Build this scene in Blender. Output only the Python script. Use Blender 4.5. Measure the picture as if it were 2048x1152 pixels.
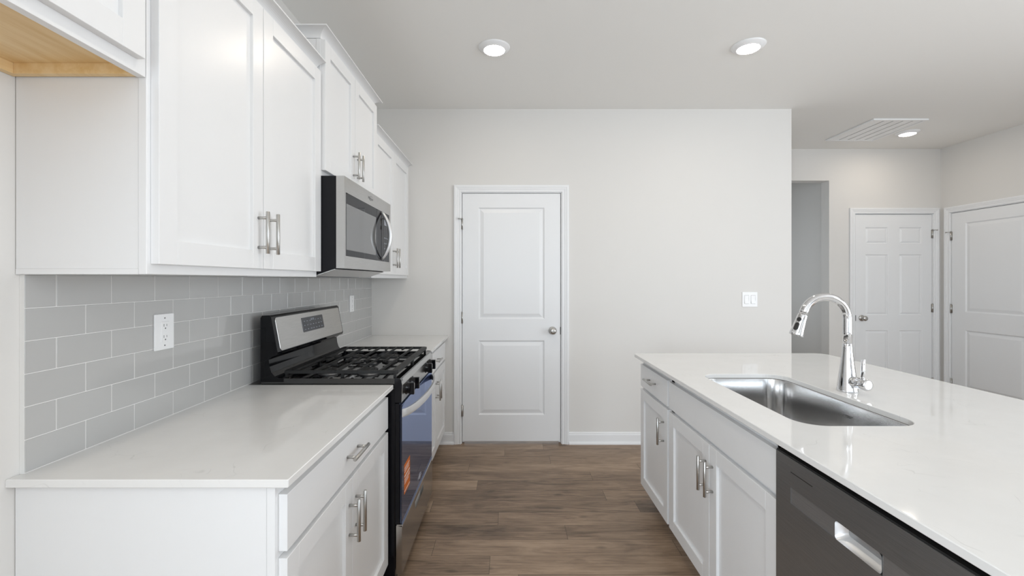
import bpy, bmesh, math, random
from mathutils import Vector, Matrix
S = 0.0254                      # everything below is in inches: X right, Y into the room, Z up
D = bpy.data
for o in list(D.objects): D.objects.remove(o)
C = bpy.context.scene.collection
scn = bpy.context.scene
R = math.radians

# ------------------------------------------------------------------ camera, sky, daylight, exposure
cam = D.cameras.new('camera'); co = D.objects.new('camera', cam); C.objects.link(co)
co.location = (0, 0, 52.83*S); co.rotation_euler = (R(90), 0, 0)
cam.sensor_width = 36; cam.lens = 890/2048*36
cam.shift_x = 5/2048; cam.shift_y = -16/2048; cam.clip_start = 0.02
scn.camera = co
w = D.worlds.new('sky'); scn.world = w; w.use_nodes = True
bg = w.node_tree.nodes['Background']; bg.inputs[0].default_value = (0.80, 0.905, 1.0, 1); bg.inputs[1].default_value = 1.0
vs = scn.view_settings
vs.view_transform = 'Standard'; vs.look = 'None'; vs.gamma = 1; vs.use_curve_mapping = False
vs.exposure = 0.0

def area(name, loc, rot, sx, sy, power, col):
    l = D.lights.new(name, 'AREA'); l.shape = 'RECTANGLE'; l.size = sx*S; l.size_y = sy*S
    l.energy = power; l.color = col
    o = D.objects.new(name, l); C.objects.link(o); o.location = [v*S for v in loc]; o.rotation_euler = rot
    return o
YB = -150.0                     # wall behind the camera
# daylight entering through the openings of the wall behind the camera and of the right-hand wall; the left-wall and passage lights are added fill
area('opening_light', (-5, YB+1, 60), (R(90), 0, 0), 60, 66, 13, (0.80, 0.90, 1.0))
area('opening_light', (95, YB+1, 52), (R(90), 0, 0), 110, 80, 20, (0.80, 0.90, 1.0))
area('opening_light', (-44, -85, 58), (R(90), 0, R(-90)), 84, 66, 140, (0.80, 0.90, 1.0))  # added fill from an unseen left opening, brightens the island fronts
area('opening_light', (88.5, 212, 57), (R(90), 0, R(-90)), 28, 54, 2.1, (0.80, 0.90, 1.0))  # added fill from an unseen opening, lifts the passage
area('opening_light', (180.6, -10, 52), (R(90), 0, R(90)), 130, 80, 110, (0.88, 0.94, 1.0))

# ------------------------------------------------------------------ materials
def mat(name, col, rough=0.5, metal=0.0, spec=0.5, coat=0.0):
    m = D.materials.new(name); m.use_nodes = True
    b = m.node_tree.nodes['Principled BSDF']
    b.inputs['Base Color'].default_value = (*col, 1); b.inputs['Roughness'].default_value = rough
    b.inputs['Metallic'].default_value = metal; b.inputs['Specular IOR Level'].default_value = spec
    b.inputs['Coat Weight'].default_value = coat
    return m
def nt(m): return m.node_tree, m.node_tree.nodes, m.node_tree.links, m.node_tree.nodes['Principled BSDF']
def coords(m, scale):
    t, n, l, b = nt(m)
    tc = n.new('ShaderNodeTexCoord'); mp = n.new('ShaderNodeMapping'); mp.inputs['Scale'].default_value = scale
    geo = n.new('ShaderNodeNewGeometry'); l.new(geo.outputs['Position'], mp.inputs[0]); return mp
def noise(m, scale, vec=(1, 1, 1), detail=4, rough=0.5):
    t, n, l, b = nt(m); mp = coords(m, vec); x = n.new('ShaderNodeTexNoise')
    x.inputs['Scale'].default_value = scale; x.inputs['Detail'].default_value = detail; x.inputs['Roughness'].default_value = rough
    l.new(mp.outputs[0], x.inputs['Vector']); return x
def ramp(m, src, stops):
    t, n, l, b = nt(m); r = n.new('ShaderNodeValToRGB'); e = r.color_ramp.elements
    while len(e) < len(stops): e.new(0.5)
    for i, (p, c) in enumerate(stops): e[i].position = p; e[i].color = (*c, 1) if len(c) == 3 else c
    l.new(src, r.inputs[0]); return r
def bump(m, src, strength, dist=0.001):
    t, n, l, b = nt(m); bp = n.new('ShaderNodeBump'); bp.inputs['Strength'].default_value = strength; bp.inputs['Distance'].default_value = dist
    l.new(src, bp.inputs['Height']); l.new(bp.outputs[0], b.inputs['Normal']); return bp

M = {}
M['wall'] = mat('wall_paint', (0.74, 0.722, 0.695), 0.75, spec=0.3); bump(M['wall'], noise(M['wall'], 260).outputs[0], 0.06)
M['wall_bounce_cut'] = mat('bounce_cutting_wall_paint', (0.40, 0.385, 0.365), 0.8)  # unseen rear wall, darkened to cut its bounced light
M['ceiling'] = mat('ceiling_paint', (0.90, 0.89, 0.865), 0.9, spec=0.2); bump(M['ceiling'], noise(M['ceiling'], 160).outputs[0], 0.08)
M['trim'] = mat('trim_paint', (0.84, 0.845, 0.85), 0.35)
M['cab'] = mat('cabinet_paint', (0.82, 0.82, 0.82), 0.3)
M['dark'] = mat('dark_gap', (0.02, 0.02, 0.02), 0.8)
M['plastic'] = mat('white_plastic', (0.88, 0.88, 0.88), 0.3)
M['slot'] = mat('slot_grey', (0.12, 0.12, 0.12), 0.6)
M['nickel'] = mat('brushed_nickel', (0.50, 0.49, 0.47), 0.28, 1.0)
M['chrome'] = mat('chrome', (0.70, 0.70, 0.71), 0.04, 1.0)
M['rubber'] = mat('black_rubber', (0.012, 0.012, 0.012), 0.45)
M['enamel'] = mat('black_enamel', (0.004, 0.004, 0.005), 0.06, spec=0.22)
M['cooktop'] = mat('black_cooktop_enamel', (0.004, 0.004, 0.005), 0.05, spec=1.0)
M['blackside'] = mat('black_side_paint', (0.006, 0.006, 0.008), 0.2, spec=0.22)
M['iron'] = mat('cast_iron', (0.014, 0.014, 0.014), 0.55, spec=0.35)
M['lens'] = mat('lamp_lens', (1, 1, 1), 0.4)
M['grout'] = mat('grout', (0.78, 0.77, 0.75), 0.9)
M['tile'] = mat('grey_glazed_tile', (0.485, 0.480, 0.470), 0.07, spec=0.5)
bump(M['tile'], noise(M['tile'], 14, detail=1).outputs[0], 0.10, 0.003)
M['orange'] = mat('orange_label', (0.66, 0.17, 0.035), 0.7, spec=0.15)
M['paperwhite'] = mat('label_white', (0.85, 0.85, 0.83), 0.5)
M['silver'] = mat('silver_print', (0.75, 0.75, 0.76), 0.35, 0.6)
M['display'] = mat('display_glass', (0.03, 0.032, 0.04), 0.12)
M['displaymark'] = mat('display_marks', (0.30, 0.32, 0.36), 0.5)
M['aluminium'] = mat('pale_aluminium', (0.74, 0.74, 0.74), 0.35, 0.7)
e = M['lens'].node_tree.nodes['Principled BSDF']; e.inputs['Emission Color'].default_value = (1, 0.885, 0.75, 1); e.inputs['Emission Strength'].default_value = 77

def brushed(name, col, rough, axis, metal=1.0):
    m = mat(name, col, rough, metal)
    t, n, l, b = nt(m)
    v = [1.0, 1.0, 1.0]; v[axis] = 0.012
    x = noise(m, 900, v, 2, 0.6)
    r = ramp(m, x.outputs[0], [(0.25, tuple(c*0.86 for c in col)), (0.75, tuple(min(1, c*1.12) for c in col))])
    l.new(r.outputs[0], b.inputs['Base Color'])
    bump(m, x.outputs[0], 0.05, 0.0004)
    return m
M['steel'] = brushed('brushed_steel', (0.50, 0.49, 0.475), 0.22, 1)
M['steel_sink'] = mat('brushed_sink_steel', (0.62, 0.615, 0.61), 0.17, 1.0)
M['steel_dark'] = brushed('dark_brushed_steel', (0.235, 0.237, 0.24), 0.30, 1, 0.75)
M['steel_band'] = brushed('smooth_dark_steel', (0.30, 0.302, 0.306), 0.30, 1, 0.7)
M['steel_pocket'] = mat('satin_pocket_steel', (0.72, 0.73, 0.74), 0.38, 1.0)

def glass(name, dark, tint, ior, rough=0.02):
    m = D.materials.new(name); m.use_nodes = True; t = m.node_tree; n = t.nodes; l = t.links; n.clear()
    out = n.new('ShaderNodeOutputMaterial'); mx = n.new('ShaderNodeMixShader'); fr = n.new('ShaderNodeFresnel')
    df = n.new('ShaderNodeBsdfDiffuse'); gl = n.new('ShaderNodeBsdfGlossy')
    if ior: fr.inputs['IOR'].default_value = ior
    else: fr = n.new('ShaderNodeLayerWeight'); fr.inputs['Blend'].default_value = 0.5
    df.inputs[0].default_value = (*dark, 1)
    gl.inputs['Color'].default_value = (*tint, 1); gl.inputs['Roughness'].default_value = rough
    l.new(fr.outputs[0 if ior else 'Facing'], mx.inputs[0]); l.new(df.outputs[0], mx.inputs[1]); l.new(gl.outputs[0], mx.inputs[2]); l.new(mx.outputs[0], out.inputs[0])
    return m
M['ovenglass'] = glass('oven_door_glass', (0.004, 0.004, 0.006), (0.50, 0.59, 0.86), 0)
M['microglass'] = glass('microwave_glass', (0.010, 0.010, 0.011), (0.55, 0.55, 0.56), 1.7)
M['micromesh'] = glass('microwave_window', (0.15, 0.15, 0.148), (0.85, 0.85, 0.86), 2.1, 0.03)

def quartz():
    m = mat('white_quartz', (0.80, 0.79, 0.775), 0.045)
    t, n, l, b = nt(m)
    base = noise(m, 9, detail=6, rough=0.6)
    warp = noise(m, 3.2, detail=3)
    mp = coords(m, (1, 1, 1)); add = n.new('ShaderNodeVectorMath'); add.operation = 'MULTIPLY_ADD'
    l.new(warp.outputs['Color'], add.inputs[0]); add.inputs[1].default_value = (0.5, 0.5, 0.5); l.new(mp.outputs[0], add.inputs[2])
    vein = n.new('ShaderNodeTexVoronoi'); vein.feature = 'DISTANCE_TO_EDGE'; vein.inputs['Scale'].default_value = 9
    l.new(add.outputs[0], vein.inputs['Vector'])
    vr = ramp(m, vein.outputs['Distance'], [(0.0, (1, 1, 1)), (0.018, (0, 0, 0))])
    mask = noise(m, 11, detail=3); mr = ramp(m, mask.outputs[0], [(0.56, (0, 0, 0)), (0.70, (1, 1, 1))])
    mul = n.new('ShaderNodeMath'); mul.operation = 'MULTIPLY'; l.new(vr.outputs[0], mul.inputs[0]); l.new(mr.outputs[0], mul.inputs[1])
    k = n.new('ShaderNodeMath'); k.operation = 'MULTIPLY'; k.inputs[1].default_value = 0.26; l.new(mul.outputs[0], k.inputs[0])
    br = ramp(m, base.outputs[0], [(0.3, (0.79, 0.78, 0.762)), (0.7, (0.82, 0.81, 0.792))])
    mx = n.new('ShaderNodeMix'); mx.data_type = 'RGBA'; l.new(k.outputs[0], mx.inputs[0]); l.new(br.outputs[0], mx.inputs[6]); mx.inputs[7].default_value = (0.36, 0.35, 0.34, 1)
    l.new(mx.outputs[2], b.inputs['Base Color'])
    return m
M['quartz'] = quartz()

def plank_floor():
    m = mat('vinyl_plank_floor', (0.2, 0.14, 0.1), 0.42, spec=0.4)
    t, n, l, b = nt(m)
    W, L = 5.35*S, 48*S
    geo = n.new('ShaderNodeNewGeometry'); sp = n.new('ShaderNodeSeparateXYZ'); l.new(geo.outputs['Position'], sp.inputs[0])
    def mth(op, a, c=None, d=None):
        x = n.new('ShaderNodeMath'); x.operation = op
        for i, v in enumerate((a, c, d)):
            if v is None: continue
            if isinstance(v, (int, float)): x.inputs[i].default_value = v
            else: l.new(v, x.inputs[i])
        return x.outputs[0]
    yv = mth('DIVIDE', mth('ADD', sp.outputs[1], 0.4*S + 100*W), W)
    row = mth('FLOOR', yv); fy = mth('FRACT', yv)
    wn = n.new('ShaderNodeTexWhiteNoise'); wn.noise_dimensions = '1D'; l.new(row, wn.inputs['W'])
    xv = mth('ADD', mth('DIVIDE', sp.outputs[0], L), mth('MULTIPLY', wn.outputs[0], 7.0))
    col = mth('FLOOR', xv); fx = mth('FRACT', xv)
    cmb = n.new('ShaderNodeCombineXYZ'); l.new(row, cmb.inputs[0]); l.new(col, cmb.inputs[1])
    w2 = n.new('ShaderNodeTexWhiteNoise'); w2.noise_dimensions = '2D'; l.new(cmb.outputs[0], w2.inputs['Vector'])
    # grain: long noise along the plank, shifted from plank to plank
    off = n.new('ShaderNodeVectorMath'); off.operation = 'MULTIPLY_ADD'
    l.new(w2.outputs['Color'], off.inputs[0]); off.inputs[1].default_value = (9, 9, 9); l.new(geo.outputs['Position'], off.inputs[2])
    def gn(vec, scale, detail, rough, dist=0.0):
        mp = n.new('ShaderNodeMapping'); mp.inputs['Scale'].default_value = vec; l.new(off.outputs[0], mp.inputs[0])
        x = n.new('ShaderNodeTexNoise'); x.inputs['Scale'].default_value = scale; x.inputs['Detail'].default_value = detail
        x.inputs['Roughness'].default_value = rough; x.inputs['Distortion'].default_value = dist
        l.new(mp.outputs[0], x.inputs['Vector']); return x
    fine = gn((0.07, 1, 1), 150, 5, 0.7, 0.8)
    mid = gn((0.20, 1, 1), 13, 4, 0.55, 2.2)
    big = gn((0.35, 1, 1), 5, 2, 0.5)
    mpw = n.new('ShaderNodeMapping'); mpw.inputs['Scale'].default_value = (0.10, 1, 1); l.new(off.outputs[0], mpw.inputs[0])
    wv = n.new('ShaderNodeTexWave'); wv.bands_direction = 'Y'; wv.inputs['Scale'].default_value = 14; wv.inputs['Distortion'].default_value = 9
    wv.inputs['Detail'].default_value = 2; wv.inputs['Detail Scale'].default_value = 1.2; l.new(mpw.outputs[0], wv.inputs['Vector'])
    mpk = n.new('ShaderNodeMapping'); mpk.inputs['Scale'].default_value = (1, 2.4, 1); l.new(off.outputs[0], mpk.inputs[0])
    kn = n.new('ShaderNodeTexVoronoi'); kn.inputs['Scale'].default_value = 2.6; l.new(mpk.outputs[0], kn.inputs['Vector'])
    knot = ramp(m, kn.outputs['Distance'], [(0.03, (0.45, 0.45, 0.45)), (0.11, (1, 1, 1))])
    v = mth('ADD', mth('MULTIPLY', fine.outputs[0], 0.33), mth('MULTIPLY', mid.outputs[0], 0.40))
    v = mth('ADD', v, mth('MULTIPLY', wv.outputs['Fac'], 0.045))
    v = mth('ADD', v, mth('MULTIPLY', big.outputs[0], 0.34))
    v = mth('ADD', v, mth('MULTIPLY', mth('SUBTRACT', w2.outputs['Value'], 0.5), 0.13))
    cr = ramp(m, v, [(0.34, (0.085, 0.055, 0.036)), (0.47, (0.200, 0.136, 0.090)), (0.58, (0.300, 0.208, 0.139)), (0.72, (0.42, 0.30, 0.205))])
    ex = mth('MINIMUM', mth('MULTIPLY', mth('MINIMUM', fx, mth('SUBTRACT', 1.0, fx)), L/W), mth('MINIMUM', fy, mth('SUBTRACT', 1.0, fy)))
    gap = ramp(m, ex, [(0.004, (0.45, 0.45, 0.45)), (0.016, (1, 1, 1))])
    m1 = n.new('ShaderNodeMix'); m1.data_type = 'RGBA'; m1.blend_type = 'MULTIPLY'; m1.inputs[0].default_value = 1
    l.new(cr.outputs[0], m1.inputs[6]); l.new(gap.outputs[0], m1.inputs[7])
    m2 = n.new('ShaderNodeMix'); m2.data_type = 'RGBA'; m2.blend_type = 'MULTIPLY'; m2.inputs[0].default_value = 1
    l.new(m1.outputs[2], m2.inputs[6]); l.new(knot.outputs[0], m2.inputs[7])
    l.new(m2.outputs[2], b.inputs['Base Color'])
    bp = n.new('ShaderNodeBump'); bp.inputs['Strength'].default_value = 0.12; bp.inputs['Distance'].default_value = 0.001
    l.new(v, bp.inputs['Height']); l.new(bp.outputs[0], b.inputs['Normal'])
    return m
M['floor'] = plank_floor()

def maple():
    m = mat('raw_maple', (0.72, 0.47, 0.2), 0.45)
    t, n, l, b = nt(m)
    x = noise(m, 45, (1, 0.08, 1), 5, 0.6)
    r = ramp(m, x.outputs[0], [(0.3, (0.74, 0.50, 0.22)), (0.55, (0.83, 0.61, 0.33)), (0.8, (0.88, 0.69, 0.42))])
    l.new(r.outputs[0], b.inputs['Base Color']); return m
M['maple'] = maple()

# ------------------------------------------------------------------ mesh helpers
def NB(): return bmesh.new()
def box(bm, x0, x1, y0, y1, z0, z1, bev=0.0, seg=1):
    x0, x1 = min(x0, x1), max(x0, x1); y0, y1 = min(y0, y1), max(y0, y1); z0, z1 = min(z0, z1), max(z0, z1)
    v = [bm.verts.new(p) for p in ((x0,y0,z0),(x1,y0,z0),(x1,y1,z0),(x0,y1,z0),(x0,y0,z1),(x1,y0,z1),(x1,y1,z1),(x0,y1,z1))]
    fs = [bm.faces.new([v[i] for i in q]) for q in ((0,3,2,1),(4,5,6,7),(0,1,5,4),(1,2,6,5),(2,3,7,6),(3,0,4,7))]
    if bev:
        es = list({e for f in fs for e in f.edges})
        bmesh.ops.bevel(bm, geom=es, offset=bev, segments=seg, affect='EDGES', profile=0.5, clamp_overlap=True)
def frame_axes(d):
    d = Vector(d).normalized(); u = Vector((0, 0, 1)) if abs(d.z) < 0.9 else Vector((1, 0, 0))
    a = d.cross(u).normalized(); return a, d.cross(a).normalized(), d
def ring(bm, c, a, b, r, n): return [bm.verts.new(Vector(c) + a*(r*math.cos(2*math.pi*i/n)) + b*(r*math.sin(2*math.pi*i/n))) for i in range(n)]
def bridge(bm, r0, r1, smooth=True):
    n = len(r0)
    for i in range(n):
        f = bm.faces.new((r0[i], r0[(i+1) % n], r1[(i+1) % n], r1[i])); f.smooth = smooth
def lathe(bm, base, d, prof, n=32, cap=True):            # prof: (distance along d, radius)
    a, b, d = frame_axes(d); prev = None; base = Vector(base)
    for h, r in prof:
        cur = ring(bm, base + d*h, a, b, max(r, 1e-3), n)
        if prev: bridge(bm, prev, cur)
        elif cap: bm.faces.new(cur)
        prev = cur
    if cap: bm.faces.new(prev)
def cyl(bm, p0, p1, r, n=20, bev=0.0):
    p0, p1 = Vector(p0), Vector(p1); L = (p1-p0).length
    if bev: lathe(bm, p0, p1-p0, [(0, r-bev), (0.0001, r-bev), (bev, r), (L-bev, r), (L-0.0001, r-bev), (L, r-bev)], n)
    else: lathe(bm, p0, p1-p0, [(0, r), (L, r)], n)
def tube(bm, pts, rad, n=20, squash=None):                # smooth tube along points; rad a number or list
    pts = [Vector(p) for p in pts]; rs = rad if isinstance(rad, (list, tuple)) else [rad]*len(pts); prev = None
    t0 = (pts[1]-pts[0]).normalized(); a, b, _ = frame_axes(t0)
    for i, p in enumerate(pts):
        t = ((pts[min(i+1, len(pts)-1)] - pts[max(i-1, 0)])).normalized()
        a = (a - t*a.dot(t)).normalized(); b = t.cross(a).normalized()
        cur = ring(bm, p, a, b, rs[i], n)
        if prev: bridge(bm, prev, cur)
        else: bm.faces.new(cur)
        prev = cur
    bm.faces.new(prev)
def prism(bm, prof, axis, a0, a1, smooth=False):          # closed profile in the plane across axis, run from a0 to a1
    def P(u, v, t): return {'x': (t, u, v), 'y': (u, t, v), 'z': (u, v, t)}[axis]
    r0 = [bm.verts.new(P(u, v, a0)) for u, v in prof]; r1 = [bm.verts.new(P(u, v, a1)) for u, v in prof]
    bridge(bm, r0, r1, smooth); bm.faces.new(r0); bm.faces.new(list(reversed(r1)))
def build(name, bm, m, parent=None, origin=None):
    """one mesh object; origin = the thing's base, in inches"""
    bmesh.ops.recalc_face_normals(bm, faces=bm.faces)
    if parent is not None: org = Vector(parent['_o'])
    elif origin is not None: org = Vector(origin)
    else:
        xs = [v.co for v in bm.verts]
        org = Vector(((min(v.x for v in xs)+max(v.x for v in xs))/2, (min(v.y for v in xs)+max(v.y for v in xs))/2, min(v.z for v in xs)))
    for v in bm.verts: v.co = (v.co - org)*S
    me = D.meshes.new(name); bm.to_mesh(me); bm.free()
    for mm in (m if isinstance(m, (list, tuple)) else [m]): me.materials.append(mm)
    o = D.objects.new(name, me); C.objects.link(o)
    o['_o'] = list(org)
    if parent is not None: o.parent = parent
    else: o.location = org*S
    return o
def thing(name, label, cat, base, group=None):
    o = D.objects.new(name, None); C.objects.link(o); o.empty_display_size = 0.05
    o.location = Vector(base)*S; o['_o'] = list(base); o['label'] = label; o['category'] = cat
    if group: o['group'] = group
    return o
def tag(o, label, cat, group=None):
    o['label'] = label; o['category'] = cat
    if group: o['group'] = group
    return o
def struct(name, bm, m, parent=None):
    o = build(name, bm, m, parent)
    if parent is None: o['kind'] = 'structure'
    return o
def lettering(name, txt, size, m, parent, loc, rot, extrude=0.004):
    cu = D.curves.new(name, 'FONT'); cu.body = txt; cu.size = size*S; cu.extrude = extrude*S; cu.align_x = 'CENTER'; cu.align_y = 'CENTER'; cu.shear = 0.25
    t = D.objects.new(name, cu); C.objects.link(t)
    dg = bpy.context.evaluated_depsgraph_get(); me = D.meshes.new_from_object(t.evaluated_get(dg)); D.objects.remove(t)
    me.name = name; me.materials.clear(); me.materials.append(m)
    o = D.objects.new(name, me); C.objects.link(o)
    par = Vector(parent['_o']); o.parent = parent; o.location = (Vector(loc)-par)*S; o.rotation_euler = rot; o['_o'] = list(loc)
    return o

XW, XT = -45.0, -44.5           # left wall, face of its tile
YBK = 143.6; CEIL = 108.0; XE = 91.0; YF = 187.4; XR = 181.6

# ------------------------------------------------------------------ room shell
b = NB(); box(b, XW-6, XR+6, YB-6, 236, -2, 0); struct('floor', b, M['floor'])
b = NB(); box(b, XW-6, XR+6, YB-6, 236, CEIL, CEIL+2); struct('ceiling', b, M['ceiling'])
def wall_with_holes(axis, p0, p1, a0, a1, holes):
    """wall slab p0..p1 thick, running a0..a1, full height, with rectangular holes (s0, s1, z0, z1)"""
    bm = NB(); cur = a0
    def put(s0, s1, z0, z1):
        if s1-s0 < 1e-4 or z1-z0 < 1e-4: return
        if axis == 'x': box(bm, s0, s1, p0, p1, z0, z1)
        else: box(bm, p0, p1, s0, s1, z0, z1)
    for s0, s1, z0, z1 in sorted(holes):
        put(cur, s0, 0, CEIL); put(s0, s1, 0, z0); put(s0, s1, z1, CEIL); cur = s1
    put(cur, a1, 0, CEIL); return bm
DX0, DX1, DTOP = -15.2, 16.45, 80.7            # pantry door leaf
EX0, EX1, ETOP = 145.7, 177.9, 80.4            # six-panel door leaf
FY0, FY1, FTOP = 150.8, 182.8, 80.15           # door in the right wall
J = 0.75; G = 0.17
struct('wall_back', wall_with_holes('x', YBK, YBK+4.5, XW, XE, [(DX0-J-G, DX1+J+G, 0, DTOP+J+G)]), M['wall'])
b = NB(); box(b, XE-4.5, XE, YBK+4.5, YF, 0, CEIL); struct('wall_return', b, M['wall'])
struct('wall_far', wall_with_holes('x', YF, YF+4.8, XE-4.5, XR, [(97, 134.6, 0, 94.7), (EX0-J-G, EX1+J+G, 0, ETOP+J+G)]), M['wall'])
struct('wall_right', wall_with_holes('y', XR, XR+4.5, YB, YF+4.8, [(FY0-J-G, FY1+J+G, 0, FTOP+J+G), (-75, 55, 12, 92)]), M['wall'])
struct('wall_behind', wall_with_holes('x', YB-4.5, YB, XW-5, XR+4.5, [(-35, 25, 27, 93), (40, 150, 12, 92)]), M['wall_bounce_cut'])
struct('wall_left', wall_with_holes('y', XW-5, XW, YB, YBK+4.5, [(-127, -43, 25, 91)]), M['wall'])  # hole added to let in fill for the island fronts
# windows behind the camera and in the right wall: frames with mullions; the left-wall and passage ones are added
def window(name, axis, p, s0, s1, z0, z1, bars):
    bm = NB()
    def put(a, c, e, f):
        if axis == 'x': box(bm, a, c, p-3, p-1, e, f, 0.05)
        else: box(bm, p+1, p+3, a, c, e, f, 0.05)
    put(s0, s0+2, z0, z1); put(s1-2, s1, z0, z1); put(s0+2, s1-2, z0, z0+2); put(s0+2, s1-2, z1-2, z1)
    for k in range(1, bars): x = s0+(s1-s0)*k/bars; put(x-1, x+1, z0+2, z1-2)
    return struct(name, bm, M['trim'])
# passage beyond the cased opening
b = NB(); box(b, 84, 140, 231, 235, 0, CEIL); struct('wall_passage_end', b, M['wall'])
struct('wall_passage_left', wall_with_holes('y', 84, 88, YF+4.8, 231, [(198, 226, 30, 84)]), M['wall'])  # hole added for the passage fill light
window('added_window_5', 'y', 83, 198, 226, 30, 84, 2)  # added window out of view, frames the passage fill
b = NB(); box(b, 136.5, 140, YF+4.8, 231, 0, CEIL); struct('wall_passage_right', b, M['wall'])
window('window_1', 'x', YB, -35, 25, 27, 93, 2); window('window_2', 'x', YB, 40, 150, 12, 92, 3); window('window_3', 'y', XR, -75, 55, 12, 92, 3); window('added_window_4', 'y', XW-4, -127, -43, 25, 91, 2)  # left-wall window is added, out of view, for light on the island fronts

# ------------------------------------------------------------------ doors, casings, baseboards.  Local frame: (s along the wall, d out of the wall, z)
def mapper(axis, p):
    if axis == 'x': return lambda s, d, z: (s, p-d, z)
    return lambda s, d, z: (p-d, s, z)
def moulded_leaf(bm, F, s0, s1, z0, z1, thick, panels, front=0.0):
    ss = sorted({s0, s1, *[q for p in panels for q in p[:2]]}); zs = sorted({z0, z1, *[q for p in panels for q in p[2:]]})
    V = lambda s, d, z: bm.verts.new(F(s, d, z))
    def rect(a, c, e, f, d): return [V(a, d, e), V(c, d, e), V(c, d, f), V(a, d, f)]
    for i in range(len(ss)-1):
        for j in range(len(zs)-1):
            a, c, e, f = ss[i], ss[i+1], zs[j], zs[j+1]
            if any(p[0] <= a and c <= p[1] and p[2] <= e and f <= p[3] for p in panels): continue
            bm.faces.new(rect(a, c, e, f, front))
    for p in panels:
        prev = None; k = min(1.0, (p[1]-p[0])/14, (p[3]-p[2])/8)
        for off, d in ((0, 0), (0.12, -0.1), (0.4, -0.36), (0.62, -0.36), (1.65, -0.06), (1.75, -0.05)):
            cur = rect(p[0]+off*k, p[1]-off*k, p[2]+off*k, p[3]-off*k, front+d)
            if prev: bridge(bm, prev, cur, False)
            prev = cur
        bm.faces.new(prev)
    fr = rect(s0, s1, z0, z1, front); bk = rect(s0, s1, z0, z1, front-thick); bridge(bm, fr, bk, False); bm.faces.new(bk)
    bmesh.ops.remove_doubles(bm, verts=bm.verts, dist=1e-4)
CAS = [(0, 0), (0, 0.40), (0.12, 0.50), (0.45, 0.50), (0.60, 0.42), (0.95, 0.50), (1.05, 0.60), (1.45, 0.62), (1.60, 0.72), (2.05, 0.74), (2.3, 0.66), (2.3, 0)]
def casing(bm, F, s0, s1, top):
    cols = [(-1, 0), (-1, 1), (1, 1), (1, 0)]; rows = []
    for u, t in CAS:
        rows.append([bm.verts.new(F(s0-u, t, 0)), bm.verts.new(F(s0-u, t, top+u)), bm.verts.new(F(s1+u, t, top+u)), bm.verts.new(F(s1+u, t, 0))])
    for a, c in zip(rows, rows[1:]):
        for k in range(3): bm.faces.new((a[k], a[k+1], c[k+1], c[k]))
    bm.faces.new([r[0] for r in rows]); bm.faces.new([r[3] for r in rows])
def fbox(bm, F, s0, s1, d0, d1, z0, z1, bev=0):
    p, q = F(s0, d0, z0), F(s1, d1, z1); box(bm, p[0], q[0], p[1], q[1], p[2], q[2], bev)
def door_set(num, axis, p, s0, s1, top, panels, hinge_side, knob_s, knob_z, hinges, stop_dir):
    F = mapper(axis, p)
    bm = NB(); moulded_leaf(bm, F, s0, s1, 0.85, top, 1.38, panels, -0.06)
    leaf = struct('door_%d' % num, bm, M['trim'])
    bm = NB(); outd = Vector(F(0, 1, 0))-Vector(F(0, 0, 0))
    lathe(bm, F(knob_s, -0.07, knob_z), outd, [(0, 1.28), (0.18, 1.28), (0.32, 1.05), (0.36, 0.55), (1.0, 0.5), (1.25, 0.75), (1.5, 1.02), (1.85, 1.1), (2.15, 1.0), (2.35, 0.7), (2.42, 0.3)], 28)
    build('door_knob', bm, M['nickel'], leaf)
    hs = s0-G*0.5 if hinge_side < 0 else s1+G*0.5
    for i, hz in enumerate(hinges):
        bm = NB(); cyl(bm, F(hs, 0.18, hz-1.75), F(hs, 0.18, hz+1.75), 0.26, 14)
        fbox(bm, F, hs-0.42, hs+0.42, -0.2, 0.02, hz-1.75, hz+1.75)
        lathe(bm, F(hs, 0.18, hz+1.75), (0, 0, 1), [(0, 0.2), (0.1, 0.26), (0.22, 0.18)], 12)
        h = build('hinge', bm, M['nickel'], leaf)
        if i == 0:
            bm = NB(); z = hz+1.55; q = hs+stop_dir*0.85
            tube(bm, [F(hs, 0.3, z), F(hs+stop_dir*0.35, 0.75, z+0.05), F(q, 1.2, z)], 0.16, 10)
            cyl(bm, F(q-stop_dir*0.05, 1.15, z), F(q+stop_dir*0.18, 1.5, z), 0.24, 12)
            build('door_stop', bm, M['nickel'], h)
    if hinge_side < 0: lat = s1
    else: lat = s0
    bm = NB(); fbox(bm, F, lat-0.1, lat+0.12, -0.6, 0.1, knob_z-1.2, knob_z+1.2); build('latch_plate', bm, M['rubber'], leaf)
    # jamb with its stop, then the casing: fixed trim of the opening
    bm = NB()
    fbox(bm, F, s0-G-J, s0-G, 0.0, -4.5, 0, top+G+J); fbox(bm, F, s1+G, s1+G+J, 0.0, -4.5, 0, top+G+J); fbox(bm, F, s0-G, s1+G, 0.0, -4.5, top+G, top+G+J)
    fbox(bm, F, s0-G, s0+0.45, -1.5, -2.2, 0, top+G); fbox(bm, F, s1-0.45, s1+G, -1.5, -2.2, 0, top+G); fbox(bm, F, s0, s1, -1.5, -2.2, top-0.45, top+G)
    casing(bm, F, s0-G-0.22, s1+G+0.22, top+G+0.22)
    struct('trim_%d' % num, bm, M['trim'])
door_set(1, 'x', YBK, DX0, DX1, DTOP, [(-10.0, 11.3, 40.25, 76.2), (-10.0, 11.3, 9.3, 33.3)], -1, 13.9, 36.5, (70.9, 40.6, 10.6), -1)
c1, c2 = (149.9, 159.3), (164.2, 173.6)
door_set(2, 'x', YF, EX0, EX1, ETOP, [(*c, *r) for c in (c1, c2) for r in ((68.1, 75.0), (38.1, 63.6), (9.5, 31.6))], 1, 148.4, 36.8, (72.2, 41.0, 9.8), 1)
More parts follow.
